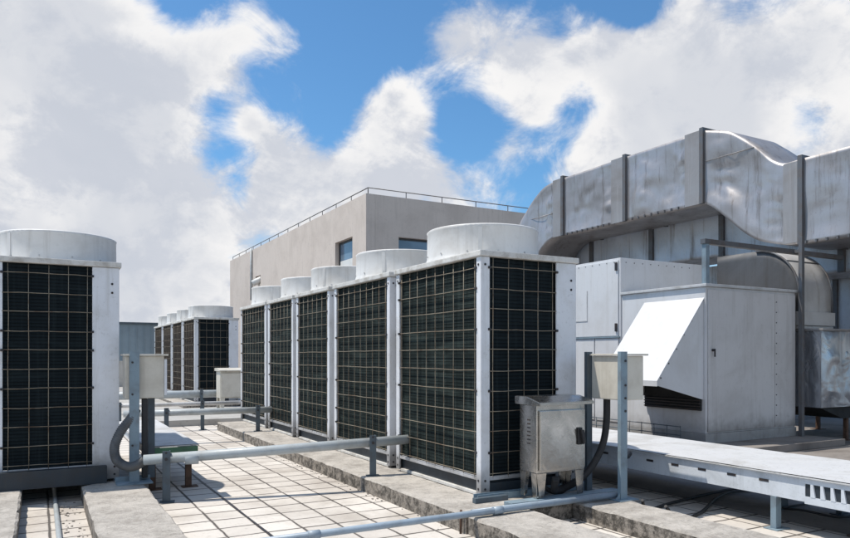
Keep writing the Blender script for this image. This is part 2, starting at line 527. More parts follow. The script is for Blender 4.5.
def make_condenser(L, label, loc, group, coil_side=None, seed=1):
    coil_side = coil_side or M_coil_side
    t = thing('condenser_unit', label, 'air conditioner', loc, 0, group)
    # dark inner body
    b = MB().use(M_core); b.box(0.07, D - 0.07, 0.07, L - 0.07, 0.03, H - 0.05); b.build('body', t)
    # base tray: recessed dark steel skirt, pale drip edge
    b = MB().use(M_navy)
    b.box(0.035, D - 0.035, 0.035, L - 0.035, 0.006, 0.110)
    b.box(0.075, D - 0.2, 0.004, 0.032, 0.03, 0.095, 0.004)
    b.use(M_lid); b.box(0.012, 0.05, 0.06, L - 0.06, 0.004, 0.028, 0.004)
    b.build('base_frame', t)
    # white corner posts, L-shaped
    w, d2, th = 0.062, 0.076, 0.014
    for (sx, sy) in ((0, 0), (1, 0), (0, 1), (1, 1)):
        x0 = 0 if sx == 0 else D
        y0 = 0 if sy == 0 else L
        kx = 1 if sx == 0 else -1
        ky = 1 if sy == 0 else -1
        wy = d2 if not (sx == 1 and sy == 0) else 0.195
        z0, z1 = 0.02, H - 0.045
        b = MB().use(M_white)
        pts = [(x0, y0), (x0 + kx * wy, y0), (x0 + kx * wy, y0 + ky * th), (x0 + kx * th, y0 + ky * th), (x0 + kx * th, y0 + ky * w), (x0, y0 + ky * w)]
        b.prism(pts, 'z', z0, z1)
        bmesh.ops.bevel(b.bm, geom=list(b.bm.edges), offset=0.003, segments=2, affect='EDGES')
        for f in b.bm.faces: f.material_index = 0
        p = b.build('corner_post', t)
        for z in (0.055, 0.115, H - 0.10):
            if sy == 0 and not (sx == 1 and z > 1.0):
                bolt(p, (x0 + kx * 0.035, y0 + 0.002, z), (x0 + kx * 0.035, y0 - 0.004, z), 0.0085)
            if sx == 0:
                bolt(p, (x0 + 0.002, y0 + ky * 0.032, z), (x0 - 0.004, y0 + ky * 0.032, z), 0.0085)
        if sx == 1 and sy == 0:
            for z in (H - 0.175, H - 0.245):
                bolt(p, (D - 0.052, 0.002, z), (D - 0.052, -0.004, z), 0.009)
    # white rails under / over the coils
    b = MB().use(M_white)
    b.box(0.006, 0.03, w, L - w, 0.113, 0.141, 0.003)
    b.box(d2, D - 0.195, 0.006, 0.03, 0.113, 0.141, 0.003)
    b.build('bottom_rail', t)
    # coils
    b = MB().use(coil_side); b.box(0.028, 0.066, w + 0.002, L - w - 0.002, 0.141, H - 0.046); b.build('coil', t)
    b = MB().use(M_coil_end); b.box(d2 + 0.002, D - 0.197, 0.028, 0.066, 0.141, H - 0.046); b.build('coil', t)
    b = MB().use(M_coil_end); b.box(D - 0.066, D - 0.028, w + 0.002, L - w - 0.002, 0.03, H - 0.046); b.build('coil', t)
    b = MB().use(M_white); b.box(d2 + 0.002, D - d2 - 0.002, L - 0.03, L - 0.004, 0.03, H - 0.046, 0.003); b.build('rear_panel', t)
    # top
    b = MB().use(M_lid); b.box(-0.016, D + 0.016, -0.016, L + 0.016, H - 0.043, H, 0.007); b.build('top_lid', t)
    # guards
    zs = [H - 0.12 - 0.1465 * k for k in range(11)]
    wire_face('wire_guard', t, 'x', 0.008, w + 0.035, L - w - 0.035, 0.125, H - 0.05, int(round((L - 0.2) / 0.142)) + 1, zs, seed, 0)
    wire_face('wire_guard', t, 'y', 0.008, d2 + 0.03, D - 0.195 - 0.035, 0.125, H - 0.05, 5, zs, seed + 9, 0)
    # fan shroud
    cx, cy, r = D / 2 + 0.02, L / 2, min(0.455, L * 0.40)
    b = MB().use(M_shroud)
    b.lathe([(r + 0.012, H + 0.001), (r + 0.006, H + 0.02), (r, H + 0.035), (r - 0.002, H + 0.235), (r + 0.003, H + 0.250), (r - 0.006, H + 0.258), (r - 0.03, H + 0.255), (r - 0.034, H + 0.235), (r - 0.04, H + 0.02)], cx, cy, 72)
    s = b.build('fan_shroud', t)
    an = R(197 + (seed * 37) % 50)
    b = MB().use(M_shroud); b.box(-0.0015, 0.004, -0.016, 0.016, H + 0.036, H + 0.232, 0.0, 2, Matrix.Translation((cx, cy, 0)) @ Matrix.Rotation(an, 4, 'Z') @ Matrix.Translation((r - 0.001, 0, 0))); b.build('lap_seam', s)
    for k in range(12):
        a = 2 * math.pi * k / 12 + 0.2
        bolt(s, (cx + (r + 0.0) * math.cos(a), cy + (r + 0.0) * math.sin(a), H + 0.05), (cx + (r + 0.007) * math.cos(a), cy + (r + 0.007) * math.sin(a), H + 0.05), 0.006, 'rivet', M_ahud)
    b = MB().use(M_core); b.disc(r - 0.041, cx, cy, H + 0.03); b.build('fan_throat', s)
    b = MB().use(M_bolt)
    for k in range(1, 7):
        rr = (r - 0.04) * k / 6
        b.tube([(cx + rr * math.cos(a * math.pi / 16), cy + rr * math.sin(a * math.pi / 16), H + 0.235) for a in range(33)], 0.003, 4, cap=False)
    for k in range(4):
        a = k * math.pi / 4
        q = r - 0.036
        b.tube([(cx - q * math.cos(a), cy - q * math.sin(a), H + 0.23), (cx + q * math.cos(a), cy + q * math.sin(a), H + 0.23)], 0.004, 4)
    b.build('fan_guard', s)
    return t

GR = 'condensers in the row of five along the aisle'
make_condenser(1.33, 'nearest condenser of the right row, tall mesh front behind the stainless cabinet', (2.717, 4.06, 0.12), GR, seed=1)
make_condenser(1.33, 'second condenser of the right row, beside the aisle pipe stand', (2.717, 5.515, 0.12), GR, seed=2)
make_condenser(1.10, 'middle condenser of the right row of five, narrower than the one nearer', (2.717, 6.985, 0.12), GR, seed=3)
make_condenser(1.06, 'fourth condenser of the right row, narrow with a small looking fan shroud', (2.717, 8.205, 0.12), GR, seed=4)
make_condenser(1.36, 'last condenser of the right row, farthest along the aisle plinth', (2.717, 9.38, 0.12), GR, seed=5)
make_condenser(1.33, 'big dark condenser alone at the left edge on two concrete beams', (-0.322, 6.04, 0.12), None, seed=6)
GB = 'condensers in the distant row of four'
far0 = make_condenser(1.30, 'nearest condenser of the distant brown row, its end grille facing the aisle', (2.717, 14.4, 0.16), GB, M_coil_brown, seed=7)
for k, lab in enumerate(('second condenser of the distant brown row, just behind the nearest one',
                         'third condenser of the distant brown row, next to last',
                         'farthest condenser of the distant brown row, by the blue grey shed')):
    c = copy_tree(far0)
    c.location = (2.717, 14.4 + 1.42 * (k + 1), 0.16)
    c['label'] = lab

# ------------------------------------------------------------------ stainless cabinet + small far cabinet
def cabinet(loc, w, d, zleg, ztop, label, m, group=None, vents=True):
    t = thing('electrical_cabinet', label, 'cabinet', loc, 0, group)
    b = MB().use(m)
    b.box(0, w, 0.022, d, zleg, ztop, 0.005)
    b.use(M_bolt)
    if vents:
        for k in range(7):
            z = zleg + (ztop - zleg) * 0.42 + k * 0.027
            b.box(-0.0035, 0.003, d * 0.44, d * 0.58, z, z + 0.009)
    b.build('body', t)
    b = MB().use(m)
    b.box(0.014, w - 0.014, 0.0, 0.0195, zleg + 0.02, ztop - 0.035, 0.004)
    dr = b.build('door', t)
    b = MB().use(M_rub)
    hx, hz = w * 0.84, zleg + (ztop - zleg) * 0.52
    b.box(hx - 0.02, hx + 0.02, -0.014, -0.0005, hz - 0.06, hz + 0.06, 0.006)
    b.prism([(hx - 0.012, hz + 0.045), (hx + 0.016, hz + 0.045), (hx + 0.03, hz - 0.045), (hx + 0.012, hz - 0.055)], 'y', -0.036, -0.0145)
    b.build('handle', dr)
    # drip lid, sloping down to the front
    b = MB().use(m)
    ov = 0.028
    b.prism([(-ov - 0.02, ztop + 0.002), (-ov - 0.02, ztop + 0.022), (d * 0.45, ztop + 0.058), (d + 0.02, ztop + 0.058), (d + 0.02, ztop + 0.002)], 'x', -ov, w + ov)
    bmesh.ops.bevel(b.bm, geom=list(b.bm.edges), offset=0.004, segments=2, affect='EDGES')
    b.build('lid', t)
    for (x, y) in ((0.0, 0.0), (w, 0.0), (0.0, d), (w, d)):
        kx = 1 if x == 0 else -1
        ky = 1 if y == 0 else -1
        b = MB().use(m)
        y0 = y + (0.024 if ky > 0 else 0)
        # tapered angle leg
        A = [(x + kx * 0.004, y0), (x + kx * 0.085, y0)]
        Bt = [(x + kx * 0.022, y0), (x + kx * 0.062, y0)]
        for (p0, p1, q0, q1) in (((A[0]), (A[1]), Bt[0], Bt[1]),):
            vs = []
            for yy in (0, ky * 0.006):
                for (pt, z) in ((p0, zleg - 0.001), (p1, zleg - 0.001), (q1, 0.0), (q0, 0.0)):
                    vs.append(b.bm.verts.new((pt[0], pt[1] + yy, z)))
            for idx in ((0, 1, 2, 3), (7, 6, 5, 4), (0, 4, 5, 1), (1, 5, 6, 2), (2, 6, 7, 3), (3, 7, 4, 0)):
                b.bm.faces.new([vs[i] for i in idx])
            vs = []
            for xx in (0, kx * 0.006):
                for (yy, z) in ((y0, zleg - 0.001), (y0 + ky * 0.06, zleg - 0.001), (y0 + ky * 0.04, 0.0), (y0, 0.0)):
                    vs.append(b.bm.verts.new((x + kx * 0.004 + xx, yy + ky * 0.007, z)))
            for idx in ((0, 1, 2, 3), (7, 6, 5, 4), (0, 4, 5, 1), (1, 5, 6, 2), (2, 6, 7, 3), (3, 7, 4, 0)):
                b.bm.faces.new([vs[i] for i in idx])
        b.build('leg', t)
    return t
cabinet((2.945, 3.70, 0.148), 0.425, 0.215, 0.17, 0.635, 'stainless steel electrical cabinet on four legs with black handle', M_inox)
cabinet((2.86, 12.75, 0.10), 0.55, 0.35, 0.25, 0.74, 'small pale cabinet standing before the distant condenser row', M_cream, vents=False)

t = thing('channel_rail', 'dark navy steel channel across the foot of the left foreground condenser', 'rail', (-0.60, 6.0, 0.12))
b = MB().use(M_navy); b.box(0.0, 1.06, -0.03, 0.03, 0.0, 0.008); b.box(0.0, 1.06, -0.037, -0.0305, 0.0, 0.135, 0.002); b.box(0.0, 1.06, -0.03, 0.02, 0.127, 0.135)
b.build('channel', t)
# channel rails the cabinet and posts stand on
t = thing('channel_rail', 'blue grey steel channel lying on the plinth in front of the nearest right condenser', 'rail', (2.62, 3.98, 0.12))
b = MB().use(M_steel)
b.box(0.0, 1.02, -0.03, 0.03, 0.0, 0.006); b.box(0.0, 1.02, -0.03, -0.024, 0.0065, 0.045); b.box(0.0, 1.02, 0.024, 0.03, 0.0065, 0.045)
b.build('channel', t)
b = MB().use(M_steeld); b.box(-0.05, 0.22, -0.075, -0.034, 0.0, 0.035, 0.003); b.build('packing_angle', t)
t = thing('channel_rail', 'flat blue steel channel under the feet of the stainless cabinet', 'rail', (2.72, 3.745, 0.12))
b = MB().use(M_steel)
b.box(0.0, 0.98, -0.045, 0.045, 0.0, 0.026, 0.003)
b.build('channel', t)

# ------------------------------------------------------------------ cream boxes on posts
def cross_channel(b, x, y, z0, z1, w=0.06, d=0.035):
    """post: channel section with web to -y"""
    b.box(x - w / 2, x + w / 2, y - d, y - d + 0.005, z0, z1)
    b.box(x - w / 2, x - w / 2 + 0.005, y - d + 0.0055, y, z0, z1)
    b.box(x + w / 2 - 0.005, x + w / 2, y - d + 0.0055, y, z0, z1)
    return b

# right box
t = thing('junction_box', 'cream junction box between two blue posts, right of the stainless cabinet', 'junction box', (3.55, 3.60, 0.116))
b = MB().use(M_cream); b.box(0.028, 0.225, -0.045, 0.27, 0.69, 1.005, 0.007); bx = b.build('box', t)
b = MB().use(M_cream); b.box(0.01, 0.255, -0.065, 0.285, 1.0065, 1.02, 0.003); b.build('cover', bx)
b = MB().use(M_bolt); b.box(0.2255, 0.232, 0.1, 0.13, 0.82, 0.86, 0.002); b.build('latch', bx)
b = MB().use(M_steel); cross_channel(b, 0.0, -0.05, 0.008, 1.035, 0.062, 0.03); p = b.build('post', t)
for z in (0.71, 0.97, 0.80, 0.62):
    bolt(p, (0.012, -0.079, z), (0.012, -0.086, z), 0.008)
b = MB().use(M_steeld); cross_channel(b, 0.01, 0.305, 0.008, 1.035, 0.05, 0.03); b.build('post', t)
b = MB().use(M_steel); b.box(-0.075, 0.10, -0.125, 0.0, 0.0, 0.0075, 0.002); b.prism([(-0.07, 0.008), (-0.036, 0.008), (-0.036, 0.05)], 'y', -0.078, -0.07); b.build('foot_plate', t)
b = MB().use(M_steeld); b.box(-0.05, 0.07, 0.25, 0.34, 0.0, 0.0075, 0.002); b.build('foot_plate', t)
b = MB().use(M_rub)
b.tube(smooth_path([(0.09, 0.18, 0.70), (0.085, 0.18, 0.52), (0.06, 0.19, 0.36), (-0.02, 0.20, 0.22), (-0.12, 0.22, 0.12), (-0.25, 0.24, 0.06), (-0.36, 0.22, 0.05), (-0.42, 0.16, 0.09), (-0.44, 0.12, 0.16)], 8), 0.026, 12)
b.build('flexible_conduit', t)
b = MB().use(M_rub)
b.tube(smooth_path([(0.17, 0.1, 0.70), (0.18, 0.12, 0.45), (0.24, 0.16, 0.29), (0.36, 0.25, 0.24), (0.48, 0.34, 0.24)], 8), 0.021, 12)
b.tube([(0.17, 0.1, 0.665), (0.17, 0.1, 0.69)], 0.032, 12)
b.build('flexible_conduit', t)

# loose cable loop behind the cabinet
b = MB().use(M_rub)
b.tube(smooth_path([(3.10, 3.93, 0.29), (3.13, 3.90, 0.20), (3.20, 3.86, 0.15), (3.30, 3.87, 0.145), (3.38, 3.92, 0.19), (3.42, 3.96, 0.28), (3.40, 3.97, 0.36)], 8), 0.017, 10)
tag(b.build('cable_loop'), 'black cable looped on the ground under the stainless cabinet', 'cable')

# left box
t = thing('junction_box', 'cream junction box on a blue post beside the left condenser', 'junction box', (0.665, 5.83, 0.12))
b = MB().use(M_cream); b.box(-0.085, 0.205, 0.03, 0.21, 0.665, 1.0, 0.007); bx = b.build('box', t)
b = MB().use(M_cream); b.box(-0.10, 0.235, 0.005, 0.225, 1.0015, 1.016, 0.003); b.build('cover', bx)
b = MB().use(M_white); b.box(0.2055, 0.228, 0.035, 0.205, 0.685, 0.975, 0.005); dr = b.build('door', bx)
b = MB().use(M_steel); cross_channel(b, -0.02, 0.025, 0.008, 1.035, 0.072, 0.03); p = b.build('post', t)
for z in (0.70, 0.95, 0.30):
    bolt(p, (-0.035, -0.004, z), (-0.035, -0.011, z), 0.008)
b = MB().use(M_steeld); cross_channel(b, 0.13, 0.21, 0.008, 0.66, 0.05, 0.03); b.build('post', t)
b = MB().use(M_steel)
b.box(-0.15, 0.11, -0.06, 0.10, 0.0, 0.012, 0.002); b.box(-0.15, 0.11, 0.101, 0.109, 0.0, 0.045, 0.002)
b.build('foot_plate', t)
b = MB().use(M_rub); b.box(0.045, 0.085, 0.05, 0.12, 0.03, 0.66, 0.004); b.build('conduit_cover', t)
b = MB()
M_flex = mat('flex_grey', (0.10, 0.105, 0.11), (0.05, 0.05, 0.05), 0.6, 10, 0, 0.5)
b.use(M_flex)
fp = smooth_path([(0.00, 0.05, 0.58), (-0.035, 0.03, 0.52), (-0.115, 0.00, 0.42), (-0.165, -0.03, 0.30), (-0.15, -0.07, 0.20), (-0.08, -0.12, 0.155), (-0.02, -0.15, 0.165), (0.035, -0.18, 0.205)], 26)
b.tube(fp, 0.034, 14, rfun=lambda i, n: 1.0 + 0.085 * (1 if i % 3 < 2 else -1))
b.build('flexible_conduit', t)

# ------------------------------------------------------------------ aisle pipes on stands
def stand(b, x, y, z0, z1):
    b.box(x - 0.028, x + 0.028, y - 0.003, y + 0.003, z0 + 0.0065, z1, 0.002)
    b.box(x + 0.0225, x + 0.028, y + 0.0035, y + 0.045, z0 + 0.0065, z1, 0.002)
    b.box(x - 0.05, x + 0.06, y - 0.03, y + 0.06, z0, z0 + 0.006, 0.002)
def pipe_run(a, c, r, stands, label, m=None, group='pipes crossing the aisle on low stands', couple=()):
    ax, ay, az = a
    t = thing('pipe_run', label, 'pipe', (ax, ay, 0), 0, group)
    ang = math.atan2(c[1] - ay, c[0] - ax)
    Lg = math.hypot(c[0] - ax, c[1] - ay)
    t.rotation_euler = (0, 0, ang)
    b = MB().use(m or M_pipe)
    b.tube([(0, 0, az), (Lg * 0.5, 0, (az + c[2]) / 2 - 0.003), (Lg, 0, c[2])], r, 16)
    p = b.build('pipe', t)
    for s in couple:
        b = MB().use(m or M_pipe); b.tube([(s - 0.05, 0, az - 0.002), (s + 0.05, 0, az - 0.002)], r * 1.14, 16); b.build('coupling', p)
    for (s, z0) in stands:
        b = MB().use(M_steeld)
        zp = az + (c[2] - az) * s / Lg
        stand(b, s, -r - 0.008, z0, zp + r + 0.022)
        q = b.build('stand', t)
        bolt(q, (s, -r - 0.02, zp), (s, -r - 0.006, zp), 0.012); bolt(q, (s, -r - 0.018, zp + r + 0.008), (s, -r - 0.006, zp + r + 0.008), 0.008)
    return t
pipe_run((0.69, 5.65, 0.325), (2.74, 5.21, 0.41), 0.040, ((0.165, 0.0), (1.78, 0.12)), 'nearest grey pipe crossing the aisle at knee height from the left junction box', couple=(0.35,))
pipe_run((0.9, 9.3, 0.40), (2.72, 9.12, 0.40), 0.042, ((0.50, 0.0), (1.64, 0.12)), 'second grey pipe across the aisle, meeting the last right condenser')
pipe_run((0.6, 10.9, 0.40), (2.72, 10.75, 0.40), 0.030, ((0.40, 0.0), (1.55, 0.0)), 'thin pale pipe across the aisle just past the right row', M_tray)
pipe_run((0.5, 13.2, 0.42), (3.35, 13.2, 0.42), 0.07, ((0.9, 0.10), (2.1, 0.10)), 'farthest thick pipe crossing in front of the distant condenser row')
# long low blue conduits in the foreground
t = thing('conduit_run', 'long blue conduit low across the foreground to the cream box post foot', 'conduit', (0.4, 3.575, 0.147))
b = MB().use(M_conduit); b.tube([(0, 0.0, 0), (1.6, 0.004, 0.0), (3.13, 0, 0.0)], 0.020, 14); p = b.build('pipe', t)
for x in (0.9, 2.12):
    b = MB().use(M_conduit); b.tube([(x - 0.035, 0.002, 0), (x + 0.035, 0.002, 0)], 0.0245, 14); b.build('coupling', p)
t = thing('conduit_run', 'short blue conduit lying just behind the long foreground conduit', 'conduit', (2.36, 3.632, 0.141))
b = MB().use(M_conduit); b.tube([(0, 0, 0), (1.14, 0, 0)], 0.017, 14); b.build('pipe', t)
b = MB().use(M_pipe); b.tube([(0.115, 1.5, 0.02), (0.10, 3.5, 0.02), (0.10, 7.3, 0.02)], 0.016, 12)
o = b.build('floor_conduit'); tag(o, 'grey conduit on the tiles between the two left beams', 'conduit')
b = MB().use(M_rust); b.tube([(2.315, 3.69, 0.0), (2.318, 3.69, 0.15)], 0.008, 8)
tag(b.build('rebar_stub'), 'rusty rebar stub at the joint in the aisle plinth', 'rebar')

# ------------------------------------------------------------------ cable trays
def tray(loc, L, w, zb, zt, label, group=None, slots=True, comb=0.0, legs=(), green=False):
    t = thing('cable_tray', label, 'cable tray', loc, 0, group)
    b = MB().use(M_tray)
    def lf(s, q):
        x = -0.018 + (w + 0.036) * q; y = L * s
        return Vector((x, y, zt + 0.003 + 0.004 * mnoise.noise((x * 3, y * 1.7, loc[0]))))
    b.grid(lf, max(4, int(L / 0.12)), 8, True)
    b.box(-0.020, w + 0.020, 0, L, zt - 0.012, zt - 0.003, 0.002)
    b.build('lid', t)
    y0 = comb
    b = MB().use(M_trayside)
    b.box(0.0, 0.004, y0, L, zb, zt - 0.0125); b.box(0.0045, 0.05, y0, L, zb, zb + 0.004)
    b.use(M_bolt)
    if slots:
        y = y0 + 0.28
        while y < L - 0.1:
            b.box(-0.002, 0.002, y - 0.034, y + 0.034, zt - 0.075, zt - 0.058); y += 0.242
    b.build('side_rail', t)
    b = MB().use(M_trayside); b.box(w - 0.004, w, 0, L, zb, zt - 0.0125); b.box(w - 0.05, w - 0.0045, 0, L, zb, zb + 0.004); b.build('side_rail', t)
    if comb > 0:
        b = MB().use(M_trayside)
        b.box(-0.006, 0.002, 0, comb, zb - 0.01, zb + 0.035); b.box(-0.006, 0.002, 0, comb, zt - 0.045, zt - 0.0125)
        y = 0.02
        while y < comb - 0.03:
            b.prism([(y, zb + 0.035), (y + 0.03, zb + 0.035), (y + 0.03, zt - 0.045), (y + 0.014, zt - 0.045)], 'x', -0.008, 0.004); y += 0.062
        b.use(M_navy); b.box(0.004, 0.01, 0, comb, zb - 0.005, zt - 0.014)
        b.build('comb_joint', t)
    if green:
        b = MB().use(M_green); b.box(-0.01, w + 0.01, -0.012, -0.001, zb, zt - 0.014, 0.003); b.build('end_plate', t)
    for (x, y, m, wd, z0) in legs:
        b = MB().use(m)
        b.box(x - wd / 2, x + wd / 2, y - 0.02, y + 0.02, z0 - loc[2] + 0.008, zb - 0.001, 0.002)
        b.box(x - wd / 2 - 0.03, x + wd / 2 + 0.05, y - 0.05, y + 0.05, z0 - loc[2], z0 - loc[2] + 0.0075, 0.002)
        b.build('leg', t)
    return t
tray((4.145, 1.2, 0.0), 5.6, 0.86, 0.215, 0.374, 'wide white cable tray with slotted side on the right, running past the air handler', comb=1.39,
     legs=((0.022, 1.60, M_steel, 0.055, 0.0), (0.30, 1.22, M_rust, 0.08, 0.004), (0.62, 1.95, M_steeld, 0.08, 0.004), (0.80, 1.62, M_steeld, 0.08, 0.004), (0.02, 3.5, M_rust, 0.06, 0.0), (0.6, 4.6, M_steeld, 0.08, 0.004)))
tray((0.77, 6.06, 0.0), 2.5, 0.39, 0.29, 0.374, 'narrow white topped cable tray with green end plate in the aisle', slots=False, green=True,
     legs=((0.34, 0.10, M_rust, 0.05, 0.0), (0.05, 0.10, M_rust, 0.05, 0.0), (0.34, 1.9, M_rust, 0.05, 0.0)))
# cables on the ground under the tray
b = MB().use(M_rub)
b.tube(smooth_path([(3.62, 3.42, 0.128), (3.75, 3.50, 0.03), (4.1, 3.62, 0.016), (4.6, 3.70, 0.02), (5.1, 3.75, 0.02), (5.8, 3.7, 0.02)], 8), 0.011, 8)
tag(b.build('ground_cable'), 'black cable lying across the floor under the right tray, farther one', 'cable')
b = MB().use(M_rub)
b.tube(smooth_path([(3.60, 3.20, 0.13), (3.75, 3.22, 0.02), (4.1, 3.32, 0.016), (4.6, 3.58, 0.02), (5.0, 3.66, 0.02), (5.6, 3.4, 0.02)], 8), 0.011, 8)
tag(b.build('ground_cable'), 'black cable lying under the right tray, nearer the viewer', 'cable')
b = MB().use(M_rub)
b.tube(smooth_path([(4.95, 2.7, 0.02), (4.75, 2.75, 0.02), (4.62, 2.9, 0.05), (4.7, 3.1, 0.02), (5.0, 3.1, 0.02)], 8), 0.008, 8)
tag(b.build('ground_cable'), 'thin curled cable by the steel feet behind the tray leg', 'cable')

# ------------------------------------------------------------------ air handler
t = thing('air_handler', 'white air handling unit with sloped intake hood on its left side', 'air handler', (6.81, 5.46, 0.09))
W1, L1, H1 = 1.71, 1.335, 1.845
b = MB().use(M_ahud); b.box(-0.012, W1 + 0.012, -0.012, L1, 0.0, 0.115, 0.004); b.build('base_frame', t)
b = MB().use(M_ahu); b.box(0, W1, 0, L1, 0.1155, H1, 0.006); b.use(M_ahu_shade)
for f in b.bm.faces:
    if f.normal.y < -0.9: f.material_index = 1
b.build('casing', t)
b = MB().use(M_ahu_shade); b.box(0.03, 1.27, -0.016, -0.0015, 0.135, H1 - 0.03, 0.005); dr = b.build('access_door', t)
b = MB().use(M_bolt)
b.tube([(0.10, -0.0165, 1.10), (0.10, -0.045, 1.10)], 0.016, 10)
b.box(0.09, 0.108, -0.058, -0.0455, 1.02, 1.115, 0.004)
b.build('handle', dr)
b = MB().use(M_ahu_shade); b.box(1.285, W1 - 0.005, -0.010, -0.0015, 0.135, H1 - 0.03, 0.004); pn = b.build('side_panel', t)
for k in range(12):
    z = 0.28 + 0.13 * k
    bolt(pn, (1.31, -0.0095, z), (1.31, -0.016, z), 0.007, 'rivet')
b = MB().use(M_ahud); b.box(-0.03, W1 + 0.03, -0.03, L1, H1 + 0.001, H1 + 0.035, 0.006); b.build('roof_rim', t)
# hood: closed sheet-metal wedge, open mouth with louvre
hy0, hy1, hz1, hz2, hz3, hx = 0.03, 0.925, 1.715, 0.70, 0.515, -0.775
hd = None
b = MB().use(M_ahu)
th = 0.006
prof = [(-0.0015, hz1), (hx, hz2 + 0.05), (hx, hz2), (-0.0015, hz3)]
for ya, yb in ((hy0, hy0 + th), (hy1 - th, hy1)):
    b.prism(prof, 'y', ya, yb)
b.prism([(-0.0015, hz1 + 0.002), (-0.0015, hz1 - 0.01), (hx + 0.005, hz2 + 0.042), (hx - 0.008, hz2 + 0.052)], 'y', hy0 - 0.012, hy1 + 0.012)
b.prism([(hx - 0.008, hz2 + 0.051), (hx, hz2 + 0.041), (hx, hz2 - 0.01), (hx - 0.008, hz2 - 0.01)], 'y', hy0 - 0.012, hy1 + 0.012)
hd = b.build('intake_hood', t)
for k in range(6):
    f = (k + 0.5) / 6
    x = -0.02 + (hx + 0.02) * f; z = hz1 - 0.03 + (hz2 + 0.0 - hz1 + 0.03) * f
    bolt(hd, (x, hy0 + 0.0005, z), (x, hy0 - 0.006, z), 0.009, 'rivet')
b = MB().use(M_core); b.box(-0.03, -0.002, hy0 + 0.02, hy1 - 0.02, hz3 - 0.13, hz1 - 0.3)
b.use(M_bolt)
for k in range(4):
    b.box(-0.045, -0.0305, hy0 + 0.02, hy1 - 0.02, hz3 - 0.12 + 0.035 * k, hz3 - 0.108 + 0.035 * k)
b.build('louvre', hd)
# taller rear section
b = MB().use(M_ahu)
y0, y1, Hb = L1 + 0.002, L1 + 3.2, 2.35
b.box(-0.02, 1.70, y0, y1, 0.1155, Hb, 0.006); b.build('rear_casing', t)
b = MB().use(M_ahud); b.box(-0.03, 1.71, y0, y1, 0.0, 0.115, 0.004); b.build('base_frame', t)
b = MB().use(M_ahu); b.box(-0.036, -0.0215, y0 + 0.03, y0 + 1.25, 1.30, Hb - 0.03, 0.005); dr = b.build('access_panel', t)
for z in (2.24, 1.42):
    MB().use(M_bolt).box(-0.056, -0.0355, y0 + 0.04, y0 + 0.075, z - 0.06, z + 0.05, 0.004).build('hinge', dr)
for k in range(8):
    bolt(dr, (-0.0355, y0 + 0.10 + 0.14 * k, Hb - 0.055), (-0.041, y0 + 0.10 + 0.14 * k, Hb - 0.055), 0.006, 'rivet')
b = MB().use(M_ahud); b.box(-0.042, -0.0365, y0 + 0.62, y0 + 1.1, 1.52, 1.535); b.box(-0.042, -0.0365, y0 + 0.62, y0 + 0.635, 1.5355, 1.95); b.build('label_frame', dr)
b = MB().use(M_ahu); b.box(-0.036, -0.0215, y0 + 0.03, y0 + 0.47, 0.14, 1.27, 0.005); b.build('access_panel', t)
b = MB().use(M_ahu); b.box(-0.036, -0.0215, y0 + 0.49, y0 + 1.5, 0.14, 1.27, 0.005); b.build('access_panel', t)
b = MB().use(M_steel); b.box(-0.05, -0.0225, y0, y1, 1.275, 1.295, 0.002); b.build('seam_rail', t)
for k in range(9):
    bolt(t, (0.08 + 0.155 * k, y0 + 0.002, Hb - 0.06), (0.08 + 0.155 * k, y0 - 0.004, Hb - 0.06), 0.007, 'rivet')
# low wire rack along the floor in front of the left side
t = thing('cable_rack', 'low thin wire rack along the foot of the air handler', 'cable rack', (6.55, 5.6, 0.09))
b = MB().use(M_steeld)
for z in (0.10, 0.20):
    b.tube([(0, 0, z), (0.0, 2.2, z)], 0.006, 6)
for k in range(12):
    b.tube([(0, 0.2 * k, 0.0), (0, 0.2 * k, 0.21)], 0.005, 6)
b.build('wire_frame', t)

# ------------------------------------------------------------------ ducts
def resample(poly, step=0.16):
    out = []
    for i in range(len(poly) - 1):
        (a, b_), (c, d) = poly[i], poly[i + 1]
        n = max(1, int(math.hypot(c - a, d - b_) / step))
        for k in range(n):
            out.append((a + (c - a) * k / n, b_ + (d - b_) * k / n))
    out.append(poly[-1])
    return out

def spline2(pts, n=5):
    return [(p.x, p.y) for p in smooth_path([(a, b_, 0) for a, b_ in pts], n)]

